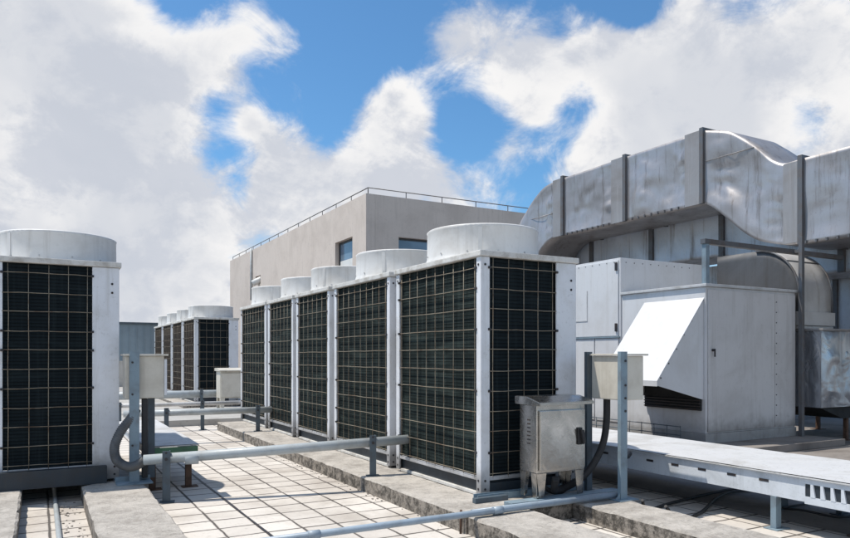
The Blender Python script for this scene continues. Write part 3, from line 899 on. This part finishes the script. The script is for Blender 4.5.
def duct_body(b, top, bot, x0, x1, m, pillow=0.03, seams=(), seed=0.0, nz=24):
    """box duct: paired stations of top and bottom (y,z); side walls dented between seams"""
    n = len(top) - 1
    def amp(y):
        if not seams: return 1.0
        d = min(abs(y - s) for s in seams)
        return min(1.0, d / 0.28)
    def side(x, sgn):
        def f(s, q):
            i = int(round(s * n))
            (ya, za), (yb, zb) = bot[i], top[i]
            y = ya + (yb - ya) * q; z = za + (zb - za) * q
            e = math.sin(math.pi * min(1, max(0, q))) ** 0.6 if 0 < q < 1 else 0
            e *= amp(y)
            w = 0.8 * mnoise.noise((y * 1.2 + seed, z * 1.2, 2.0)) + 0.5 * abs(mnoise.noise((y * 2.3, z * 2.0 + seed, 7.0))) + 0.22 * abs(mnoise.noise((y * 4.2 + seed, z * 4.2, 1.0)))
            if seams and pillow > 0.1:
                dd = min(abs(y - s_) for s_ in seams)
                w += 0.55 * math.exp(-((dd - 0.42) / 0.16) ** 2) * abs(mnoise.noise((y * 6.5, z * 5.0 + seed, 3.0)))
                w += 0.30 * math.exp(-(q / 0.16) ** 2) * abs(mnoise.noise((y * 7.5, z * 2.0 + seed, 8.0)))
            return Vector((x + sgn * (pillow * w - 0.3 * pillow) * e, y, z))
        return f
    b.use(m)
    b.grid(side(x0, -1), n, nz)
    b.grid(side(x1, 1), n, nz)
    def cap(arr):
        return lambda s, q: Vector((x0 + (x1 - x0) * q, arr[int(round(s * n))][0], arr[int(round(s * n))][1]))
    b.grid(cap(top), n, 4); b.grid(cap(bot), n, 4)
    for i in (0, n):
        b._tag([b.bm.faces.new([b.bm.verts.new(v) for v in ((x0, *bot[i]), (x1, *bot[i]), (x1, *top[i]), (x0, *top[i]))])])
    bmesh.ops.remove_doubles(b.bm, verts=b.bm.verts, dist=0.0008)

def collar(b, y0, y1, z0, z1, x0, x1, pr):
    """rectangular ring around a duct"""
    b.box(x0 - pr, x0 + 0.006, y0, y1, z0 - 0.012, z1 + pr, 0.003)
    b.box(x1 - 0.006, x1 + pr, y0, y1, z0 - 0.012, z1 + pr, 0.003)
    b.box(x0 + 0.001, x1 - 0.001, y0, y1, z1, z1 + pr, 0.003)
    pass

# upper duct profile (y along, z up)
topP = [(12.62, 2.2), (12.62, 3.0), (12.56, 3.45)] + [(12.27, 3.97), (11.97, 4.26), (11.69, 4.48), (11.32, 4.66)] + [(10.8, 4.70)]
topP2 = [(7.41, 4.70), (6.98, 4.57), (6.76, 4.42), (6.50, 4.20), (6.29, 3.98), (6.07, 3.85), (5.83, 3.85)]
botP = [(11.82, 2.2), (11.82, 2.6), (11.76, 2.95)] + [(11.58, 3.28), (11.40, 3.42), (11.2, 3.52), (11.04, 3.555)] + [(10.8, 3.555)]
botP2 = [(7.41, 3.55), (7.22, 3.43), (6.95, 3.20), (6.68, 2.96), (6.42, 2.80), (6.07, 2.70), (5.83, 2.68)]
X0, X1 = 9.20, 10.22
A_t, A_b = spline2(topP, 4), spline2(botP, 4)
def lin(a, b_, n):
    return [(a[0] + (b_[0] - a[0]) * k / n, a[1] + (b_[1] - a[1]) * k / n) for k in range(1, n)]
S_t, S_b = spline2(topP2, 4), spline2(botP2, 4)
top = A_t + lin(A_t[-1], S_t[0], 70) + S_t + lin(S_t[-1], (0.8, 3.85), 34) + [(0.8, 3.85)]
bot = A_b + lin(A_b[-1], S_b[0], 70) + S_b + lin(S_b[-1], (0.8, 2.68), 34) + [(0.8, 2.68)]
t = thing('air_duct', 'large dented galvanised duct with a downward bend, high above the air handler', 'duct', (9.7, 5.0, 0))
def shift(arr): return [(y - 5.0, z) for y, z in arr]
b = MB()
duct_body(b, shift(top), shift(bot), X0 - 9.7, X1 - 9.7, M_duct, 0.13, [s - 5 for s in (10.78, 9.09, 7.45, 5.80, 3.9, 2.2)], 0.0)
b.build('duct_body', t)
for (y, za, zb) in ((10.78, 3.555, 4.70), (9.09, 3.553, 4.70), (7.43, 3.55, 4.70), (5.80, 2.68, 3.85), (3.9, 2.68, 3.85), (2.2, 2.68, 3.85)):
    b = MB().use(M_strap); collar(b, y - 5.0 - 0.035, y - 5.0 + 0.035, za, zb, X0 - 9.7, X1 - 9.7, 0.045); b.build('flange', t)
    w = 0.30
    b = MB().use(M_ductb); collar(b, y - 5.0 + 0.036, y - 5.0 + 0.036 + w, za + 0.004, zb - 0.004, X0 - 9.7, X1 - 9.7, 0.022)
    if y not in (5.80, 10.78):
        b.build('joint_band', t)
    else:
        b.bm.free()
# stitched clips along the bottom edge
y = 2.4
while y < 10.7:
    if not (5.85 < y < 7.5):
        z = 2.68 if y < 5.85 else 3.553
        MB().use(M_strap).box(X0 - 9.7 - 0.018, X0 - 9.7 + 0.01, y - 5.0 - 0.012, y - 5.0 + 0.012, z - 0.012, z + 0.03).build('edge_clip', t)
    y += 0.145
# sheet seams on the bend and the far elbow
for pts in ([(7.38, 4.20), (7.0, 4.20), (6.53, 4.20)], [(11.12, 4.05), (12.2, 4.05)]):
    b = MB().use(M_ductb); b.tube([(X0 - 9.7 - 0.002, y - 5, z) for (y, z) in pts], 0.006, 6); b.build('sheet_seam', t)
b = MB().use(M_ductb); collar(b, 10.82 - 5, 11.08 - 5, 3.56, 4.69, X0 - 9.7, X1 - 9.7, 0.02); b.build('joint_band', t)
b = MB().use(M_ductb); b.box(X0 - 9.7 - 0.02, X0 - 9.7 - 0.0, 5.84 - 5, 6.06 - 5, 2.70, 3.83, 0.003); b.build('joint_band', t)

# lower duct behind
top = [(14.5, 3.92)] + lin((14.5, 3.92), (8.1, 3.92), 40) + spline2([(8.1, 3.92), (7.8, 3.86), (7.3, 3.62), (6.9, 3.43), (6.6, 3.38)], 4) + lin((6.6, 3.38), (0.8, 3.38), 30) + [(0.8, 3.38)]
bot = [(14.5, 2.88)] + lin((14.5, 2.88), (8.1, 2.88), 40) + spline2([(8.1, 2.88), (7.8, 2.83), (7.3, 2.60), (6.9, 2.42), (6.6, 2.37)], 4) + lin((6.6, 2.37), (0.8, 2.37), 30) + [(0.8, 2.37)]
t = thing('air_duct', 'streaked galvanised duct running behind and below the big dented duct', 'duct', (10.85, 5.0, 0))
b = MB()
duct_body(b, shift(top), shift(bot), 10.35 - 10.85, 11.35 - 10.85, M_ductlow, 0.03, [s - 5 for s in (11.19, 9.53, 7.9, 5.9, 4.0)], 5.0)
b.build('duct_body', t)
for (y, za, zb) in ((13.0, 2.88, 3.92), (11.19, 2.88, 3.92), (9.53, 2.88, 3.92), (7.95, 2.86, 3.90), (5.9, 2.37, 3.38), (4.0, 2.37, 3.38)):
    b = MB().use(M_strap); collar(b, y - 5 - 0.05, y - 5 + 0.05, za, zb, -0.5, 0.5, 0.045); b.build('flange', t)

# elbow duct dropping beside the air handler
t = thing('elbow_duct', 'curved sheet metal elbow duct dropping between the air handler and foil plenum', 'duct', (8.62, 5.46, 0))
arc_t = [(1.25, 2.56), (0.62, 2.56)] + [(0.62 - 0.62 * math.sin(a), 1.94 + 0.62 * math.cos(a)) for a in [math.pi / 2 * k / 10 for k in range(1, 11)]] + [(0.0, 1.70)]
arc_b = [(1.25, 1.96), (0.62, 1.96)] + [(0.62 - 0.02 * math.sin(a), 1.94 + 0.02 * math.cos(a)) for a in [math.pi / 2 * k / 10 for k in range(1, 11)]] + [(0.60, 1.70)]
b = MB(); duct_body(b, arc_t, arc_b, 0.0, 0.70, M_elbow, 0.006, (), 3.0, 6)
b.use(M_cheek_shade)
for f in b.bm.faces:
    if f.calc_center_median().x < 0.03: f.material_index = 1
b.build('elbow', t)
b = MB().use(M_strap)
b.tube([(-0.01, p[0], p[1]) for p in arc_t[1:]], 0.014, 6); b.tube([(0.71, p[0], p[1]) for p in arc_t[1:]], 0.014, 6)
b.tube([(-0.01, 0.19, 2.385), (0.71, 0.19, 2.385)], 0.012, 6)
b.build('seam', t)
b = MB().use(M_elbow); b.box(-0.035, 0.735, -0.035, 0.635, 1.52, 1.70, 0.006); b.build('flange', t)
b = MB().use(M_elbow); b.box(-0.02, 0.72, -0.02, 0.62, 1.475, 1.515, 0.006); b.build('flange', t)

# foil plenum on one leg
t = thing('plenum_box', 'crinkled silver foil plenum at the right edge standing on legs', 'plenum', (8.66, 5.2, 0))
b = MB()
tp = [(0.0, 1.44), (0.3, 1.44), (0.6, 1.44), (0.9, 1.44), (1.2, 1.44)]
bt = [(0.0, 0.46), (0.3, 0.46), (0.6, 0.46), (0.9, 0.46), (1.2, 0.46)]
b.use(M_foil)
def ff(s, q):
    x = 0.0 + 1.9 * s; z = 0.46 + 0.98 * q
    e = math.sin(math.pi * q) ** 0.5 * math.sin(math.pi * s) ** 0.3 if 0 < q < 1 and 0 < s < 1 else 0
    w = mnoise.noise((x * 2.1, z * 1.6, 5)) + 0.7 * abs(mnoise.noise((x * 5, z * 4, 9))) + 0.4 * mnoise.noise((x * 11, z * 8, 2))
    return Vector((x, 0 - 0.06 * w * e - 0.015 * math.sin(x * 10) * e, z))
b.grid(ff, 48, 28)
b.box(0.0, 1.9, 0.002, 1.2, 0.46, 1.44)
b.build('foil_wrap', t)
b = MB().use(M_ductb); b.box(-0.03, 1.93, -0.04, 1.23, 1.442, 1.47, 0.004); b.build('top_flange', t)
b = MB().use(M_core); b.prism([(0.05, 0.458), (1.85, 0.458), (1.35, 0.30), (0.55, 0.30)], 'y', 0.05, 1.15); b.build('drain_pan', t)
for (x, y) in ((0.16, 0.9), (0.72, 0.1), (1.75, 0.1), (1.75, 1.1)):
    b = MB().use(M_rust); b.box(x - 0.025, x + 0.025, y - 0.025, y + 0.025, 0.012, 0.40, 0.003); b.box(x - 0.08, x + 0.08, y - 0.08, y + 0.08, 0.004, 0.0115); b.build('leg', t)

# angle frame + pole carrying the duct
t = thing('support_frame', 'slate angle iron goalpost frame standing before the ducts on the air handler', 'frame', (6.86, 5.50, 1.97))
b = MB().use(M_steel); b.box(-0.03, 0.03, -0.03, -0.022, 0.0, 0.47); b.box(-0.03, -0.022, -0.0215, 0.03, 0.0, 0.47); b.build('post', t)
b = MB().use(M_strap); b.box(-0.05, 2.75, -0.034, 0.034, 0.4715, 0.53, 0.003); b.box(1.65, 1.695, -0.0945, -0.0345, 0.48, 0.52); b.build('beam', t)
b = MB().use(M_strap); b.box(1.645, 1.70, -0.145, -0.095, -1.965, 0.68, 0.003); b.build('pole', t)
b = MB().use(M_steeld); b.box(0.66, 0.70, 0.50, 0.54, -0.04, 0.52, 0.003); b.build('post', t)

# background machinery right of the elbow: streaked tall casing on legs
t = thing('duct_casing', 'pale ribbed metal casing partly hidden behind the elbow duct at right', 'duct casing', (11.4, 3.0, 0))
b = MB(); b.use(M_ductlow)
b.box(0.0, 1.2, 0.0, 15.0, 1.45, 2.86, 0.005)
b.build('casing', t)
for y in (0.5, 1.6, 2.2, 2.9, 3.6, 4.4, 5.2):
    b = MB().use(M_strap); b.box(-0.04, -0.001, y - 0.04, y + 0.04, 1.45, 2.86, 0.003); b.build('rib', t)
for y in (0.3, 3.0, 5.6, 10.0, 14.5):
    b = MB().use(M_rust); b.box(0.1, 0.2, y, y + 0.1, 0.004, 1.449, 0.003); b.build('leg', t)
# pipe clutter on the floor far right
rnd = random.Random(4)
for k, (x, y, l, lab) in enumerate(((12.2, 7.6, 2.4, 'dark pipe lying on the floor below the ribbed casing'),
                                    (13.0, 8.4, 2.0, 'pale pipe lying farther back beyond the foil plenum'),
                                    (14.2, 9.2, 3.0, 'long rusty pipe lying far right near the parapet'))):
    b = MB().use((M_steeld, M_pipe, M_rust)[k]); b.tube([(x, y, 0.10), (x + l, y + 0.3 * (k - 1), 0.10)], 0.07, 12); tag(b.build('floor_pipe'), lab, 'pipe')

# ------------------------------------------------------------------ buildings
t = thing('concrete_building', 'plain grey beige plastered building behind the condensers with two small windows', 'building', (8.25, 18.3, 0))
Hb, Wb, Lb = 5.84, 14.0, 16.4
def wall_with_holes(b, plane, a0, a1, z0, z1, holes, off, th):
    """wall slab split around rectangular openings (holes sorted along a)"""
    def bx(p0, p1, q0, q1):
        if p1 - p0 < 1e-4 or q1 - q0 < 1e-4: return
        if plane == 'x': b.box(off, off + th, p0, p1, q0, q1)
        else: b.box(p0, p1, off, off + th, q0, q1)
    cur = a0
    for (h0, h1, g0, g1) in holes:
        bx(cur, h0, z0, z1); bx(h0, h1, z0, g0); bx(h0, h1, g1, z1); cur = h1
    bx(cur, a1, z0, z1)
b = MB().use(M_plaster)
wall_with_holes(b, 'x', 0.0, Lb, 0.0, Hb, [(1.0, 2.4, 3.62, 4.74), (10.95, 11.75, 4.22, 4.60)], 0.0, 0.3)
b.build('wall', t)
b = MB().use(M_plaster)
wall_with_holes(b, 'y', 0.302, Wb, 0.0, Hb, [(1.06, 2.55, 3.72, 4.66)], 0.0, 0.3)
b.build('wall', t)
b = MB().use(M_plaster); b.box(0.302, Wb, Lb - 0.3, Lb, 0, Hb); b.box(Wb - 0.3, Wb, 0.302, Lb - 0.302, 0, Hb); b.build('wall', t)
b = MB().use(M_roofing); b.box(0.302, Wb - 0.302, 0.302, Lb - 0.302, Hb - 0.5, Hb - 0.3); b.build('roof', t)
b = MB().use(M_core); b.box(0.9, Wb - 0.9, 0.9, Lb - 0.9, 0.0, Hb - 0.6); b.build('dark_interior', t)
def window(plane, a0, a1, z0, z1):
    f = MB().use(M_glassframe)
    def bx(b, p0, p1, q0, q1, d0, d1):
        if plane == 'x': b.box(d0, d1, p0, p1, q0, q1)
        else: b.box(p0, p1, d0, d1, q0, q1)
    w = 0.06
    bx(f, a0, a0 + w, z0, z1, 0.13, 0.19); bx(f, a1 - w, a1, z0, z1, 0.13, 0.19)
    bx(f, a0 + w, a1 - w, z0, z0 + w, 0.13, 0.19); bx(f, a0 + w, a1 - w, z1 - w, z1, 0.13, 0.19)
    wo = f.build('window', t)
    g_ = MB().use(M_glass); bx(g_, a0 + w, a1 - w, z0 + w, z1 - w, 0.155, 0.165); g_.build('pane', wo)
    if plane == 'x':
        c_ = MB().use(M_label); bx(c_, a0 + w + 0.05, a1 - w - 0.02, z0 + w, z0 + 0.52, 0.150, 0.1535); c_.build('blind', wo)
window('x', 1.0, 2.4, 3.62, 4.74)
window('y', 1.06, 2.55, 3.72, 4.66)
b = MB().use(M_pipe); b.tube([(-0.06, 12.25, 5.9), (-0.06, 12.25, 3.6)], 0.045, 8); b.build('downpipe', t)
b = MB().use(M_label); b.tube([(-0.25, 11.3, 4.25), (0.2, 11.1, 4.5)], 0.13, 10); b.build('vent_spout', t)
b = MB().use(M_strap)
def rail(p, q, n):
    p, q = Vector(p), Vector(q)
    for k in range(n + 1):
        c = p.lerp(q, k / n)
        b.tube([c, c + Vector((0, 0, 0.20))], 0.014, 5)
    b.tube([p + Vector((0, 0, 0.20)), q + Vector((0, 0, 0.20))], 0.016, 5)
rail((0.12, 0.12, Hb), (0.12, Lb - 0.1, Hb), 13)
rail((0.12, 0.12, Hb), (Wb - 0.1, 0.12, Hb), 11)
b.build('lightning_rail', t)

t = thing('roof_shed', 'blue grey metal clad shed far away at the end of the aisle', 'shed', (1.0, 30.0, 0.1))
b = MB().use(M_shed); b.box(0, 4.0, 0, 4.0, 0.0, 2.30)
for k in range(14):
    b.box(0.14 + 0.28 * k, 0.17 + 0.28 * k, -0.02, -0.001, 0.02, 2.28)
b.build('wall', t)
b = MB().use(M_steeld); b.box(-0.08, 4.08, -0.08, 4.08, 2.302, 2.38, 0.01); b.build('roof', t)
b = MB().use(M_parapet); b.box(-8, 5.2, 25.0, 25.25, 0.1, 0.95, 0.01)
tag(b.build('low_wall'), 'low pale wall crossing the roof before the far shed', 'wall')

# debris at the left beams
rnd = random.Random(8)
b = MB().use(M_rubble)
for k in range(60):
    x = 0.19 + rnd.gauss(0, 0.045); y = rnd.uniform(4.3, 6.0); s = rnd.uniform(0.0015, 0.006)
    b.box(x - s, x + s, y - s * 1.4, y + s * 1.4, 0.001, 0.001 + s, s * 0.2, 1, Matrix.Translation((x, y, 0)) @ Matrix.Rotation(rnd.uniform(0, 3), 4, 'Z') @ Matrix.Translation((-x, -y, 0)))
for k in range(60):
    x = 2.325 - abs(rnd.gauss(0, 0.03)); y = rnd.uniform(3.4, 8.0); s = rnd.uniform(0.002, 0.007)
    b.box(x - s, x + s, y - s * 1.4, y + s * 1.4, 0.001, 0.001 + s, s * 0.2, 1)
o = b.build('rubble'); o['kind'] = 'stuff'; o['label'] = 'scattered grit and crumbled mortar along the concrete edges'; o['category'] = 'debris'

# ------------------------------------------------------------------ world: Nishita sky with procedural cumulus
SUN = Vector((-1.0, 0.65, 2.6)).normalized()
elev = math.asin(SUN.z)
azim = math.atan2(SUN.x, SUN.y)
w = bpy.data.worlds.new('World'); SC.world = w; w.use_nodes = True
nt = w.node_tree
for n in list(nt.nodes): nt.nodes.remove(n)
g = G(nt)
out = g.n('ShaderNodeOutputWorld'); bg = g.n('ShaderNodeBackground'); g.link(bg.outputs[0], out.inputs[0])
sky = g.n('ShaderNodeTexSky', sky_type='NISHITA'); sky.sun_disc = False
sky.sun_elevation = elev; sky.sun_rotation = azim % (2 * math.pi)
sky.air_density = 1.0; sky.dust_density = 0.6; sky.ozone_density = 2.0
tc = g.n('ShaderNodeTexCoord').outputs['Generated']
nv = g.n('ShaderNodeVectorMath', operation='NORMALIZE'); g.link(tc, nv.inputs[0]); dirv = nv.outputs[0]
def dirn(az, el):
    return Vector((math.sin(R(az)) * math.cos(R(el)), math.cos(R(az)) * math.cos(R(el)), math.sin(R(el))))
# (azimuth from +Y toward +X, elevation, angular radius, weight): cloud banks (+) and clear gaps (-); first bank: added unseen behind camera to brighten shaded faces
BANKS = [(209.0, 40.0, 50.0, 0.36), (1.3, 17.5, 7.7, 0.34), (-2.5, 20.1, 5.3, 0.34), (4.6, 21.3, 4.2, 0.34), (7.4, 18.3, 3.3, 0.24), (1.3, 9.2, 8.7, 0.34), (7.4, 11.9, 5.3, 0.28), (11.1, 7.4, 5.9, 0.28), (4.6, 3.5, 9.0, 0.36), (-2.5, 4.0, 6.3, 0.3), (9.6, 21.7, 2.2, 0.26), (1.3, 24.5, 4.0, 0.3), (12.2, 22.7, 2.2, 0.26), (15.3, 24.6, 2.3, 0.32), (17.7, 22.8, 1.8, 0.22), (14.1, 21.5, 1.8, 0.14), (16.1, 17.3, 2.2, 0.36), (14.8, 18.2, 1.2, 0.24), (17.7, 14.8, 3.0, 0.36), (19.7, 12.2, 3.8, 0.36), (15.7, 11.2, 3.2, 0.26), (25.8, 20.0, 1.9, 0.33), (27.5, 20.7, 1.6, 0.35), (29.1, 18.9, 1.4, 0.3), (26.1, 15.8, 3.0, 0.38), (29.6, 14.3, 3.1, 0.34), (22.9, 13.5, 3.2, 0.34), (27.1, 11.5, 4.9, 0.2), (36.3, 16.5, 1.4, 0.26), (38.5, 16.4, 1.1, 0.24), (33.7, 13.1, 3.2, 0.3), (31.1, 24.3, 2.3, 0.42), (35.4, 24.8, 3.7, 0.46), (37.0, 21.3, 2.6, 0.4), (38.6, 19.2, 1.5, 0.32), (40.6, 22.8, 3.6, 0.42), (46.5, 18.1, 4.5, 0.36), (50.2, 19.8, 5.8, 0.34), (55.0, 21.1, 5.6, 0.32), (59.6, 20.3, 3.4, 0.32), (59.9, 12.7, 3.5, 0.34), (50.9, 16.2, 5.2, 0.34), (43.0, 14.7, 3.1, 0.36), (43.8, 22.9, 3.0, 0.36), (50.2, 24.4, 4.2, 0.22), (46.5, 21.6, 3.7, 0.2), (22.9, 24.5, 3.8, -0.15), (21.3, 19.5, 2.2, -0.15), (12.0, 19.1, 1.9, -0.19), (13.5, 15.7, 1.4, -0.2), (14.1, 13.1, 1.2, -0.14), (32.1, 18.5, 2.8, -0.15), (42.0, 19.3, 1.8, -0.3), (39.4, 16.7, 1.9, -0.12), (46.2, 25.7, 1.7, -0.4), (57.5, 17.1, 2.4, -0.34), (53.7, 24.5, 1.6, -0.15), (8.7, 25.6, 1.1, -0.25), (-1.3, 23.4, 1.2, -0.12)]
tot = None
for (az, el, rad, wt) in BANKS:
    dp = g.n('ShaderNodeVectorMath', operation='DISTANCE')
    g.link(dirv, dp.inputs[0]); dp.inputs[1].default_value = dirn(az, el)
    q = g.math('MULTIPLY', dp.outputs['Value'], 1.0 / R(rad))
    e = g.math('POWER', 2.718, g.math('MULTIPLY', g.math('MULTIPLY', q, q), -1.0))
    tot = g.math('MULTIPLY_ADD', e, wt, tot if tot is not None else 0.0)
def clouds(v):
    a = g.noise(v, 4.2, 9, 0.58, 0.25)
    b_ = g.noise(v, 11.0, 8, 0.66, 0.6)
    return g.math('ADD', g.math('MULTIPLY', a, 1.0), g.math('MULTIPLY', g.math('SUBTRACT', b_, 0.5), 0.50))
st = g.mapv(dirv, (1, 1, 1.3), (0.37, 0.11, 0.23))
c0 = clouds(st)
off = g.n('ShaderNodeVectorMath', operation='ADD'); g.link(st, off.inputs[0]); off.inputs[1].default_value = tuple(SUN * 0.06 + Vector((0, 0, 0.03)))
c1 = clouds(off.outputs[0])
dens = g.math('ADD', g.math('MULTIPLY_ADD', c0, 1.55, -0.50), tot)
cover = g.ramp(dens, 0.36, 0.73)
thick = g.math('MULTIPLY', g.ramp(dens, 0.60, 1.10), g.ramp(g.noise(st, 3.1, 4, 0.55, 0.5), 0.34, 0.60))
lump = g.math('SUBTRACT', g.noise(st, 7.5, 7, 0.62, 0.7), g.noise(off.outputs[0], 7.5, 7, 0.62, 0.7))
light = g.ramp(g.math('ADD', g.math('SUBTRACT', c0, c1), g.math('MULTIPLY', lump, 0.6)), -0.13, 0.12)
col = g.mix(light, (6.7, 7.0, 7.7), (9.9, 9.8, 9.75))
col = g.mix(g.math('MULTIPLY', thick, 0.7), col, (6.0, 6.4, 7.2))
skyc = g.mix(1.0, sky.outputs[0], (0.86, 1.36, 1.62), 'MULTIPLY')
z = g.sep(dirv)[2]
haze = g.ramp(z, 0.20, 0.0, 0, 0.75)
skyc = g.mix(haze, skyc, (8.0, 8.5, 9.2))
final = g.mix(cover, skyc, col)
g.link(final, bg.inputs['Color'])
bg.inputs['Strength'].default_value = 0.095

sun = bpy.data.lights.new('sun', 'SUN'); sun.energy = 4.8; sun.angle = R(0.5); sun.color = (1.0, 0.935, 0.84)
so = bpy.data.objects.new('sun', sun); COL.objects.link(so)
so.rotation_euler = SUN.to_track_quat('Z', 'Y').to_euler()
so.location = (0, 0, 20)

# ------------------------------------------------------------------ camera
cam = bpy.data.cameras.new('camera'); co = bpy.data.objects.new('camera', cam); COL.objects.link(co)
cam.sensor_width = 36.0; cam.lens = 690.0 / 850.0 * 36.0
cam.shift_y = 87.0 / 850.0
cam.clip_start = 0.05; cam.clip_end = 6000
co.location = (0, 0, 1.12)
co.rotation_euler = (R(90), 0, R(-29.15))
SC.camera = co
SC.view_settings.view_transform = 'Standard'
SC.view_settings.look = 'None'
SC.view_settings.exposure = 0
SC.render.resolution_x = 1024; SC.render.resolution_y = 648
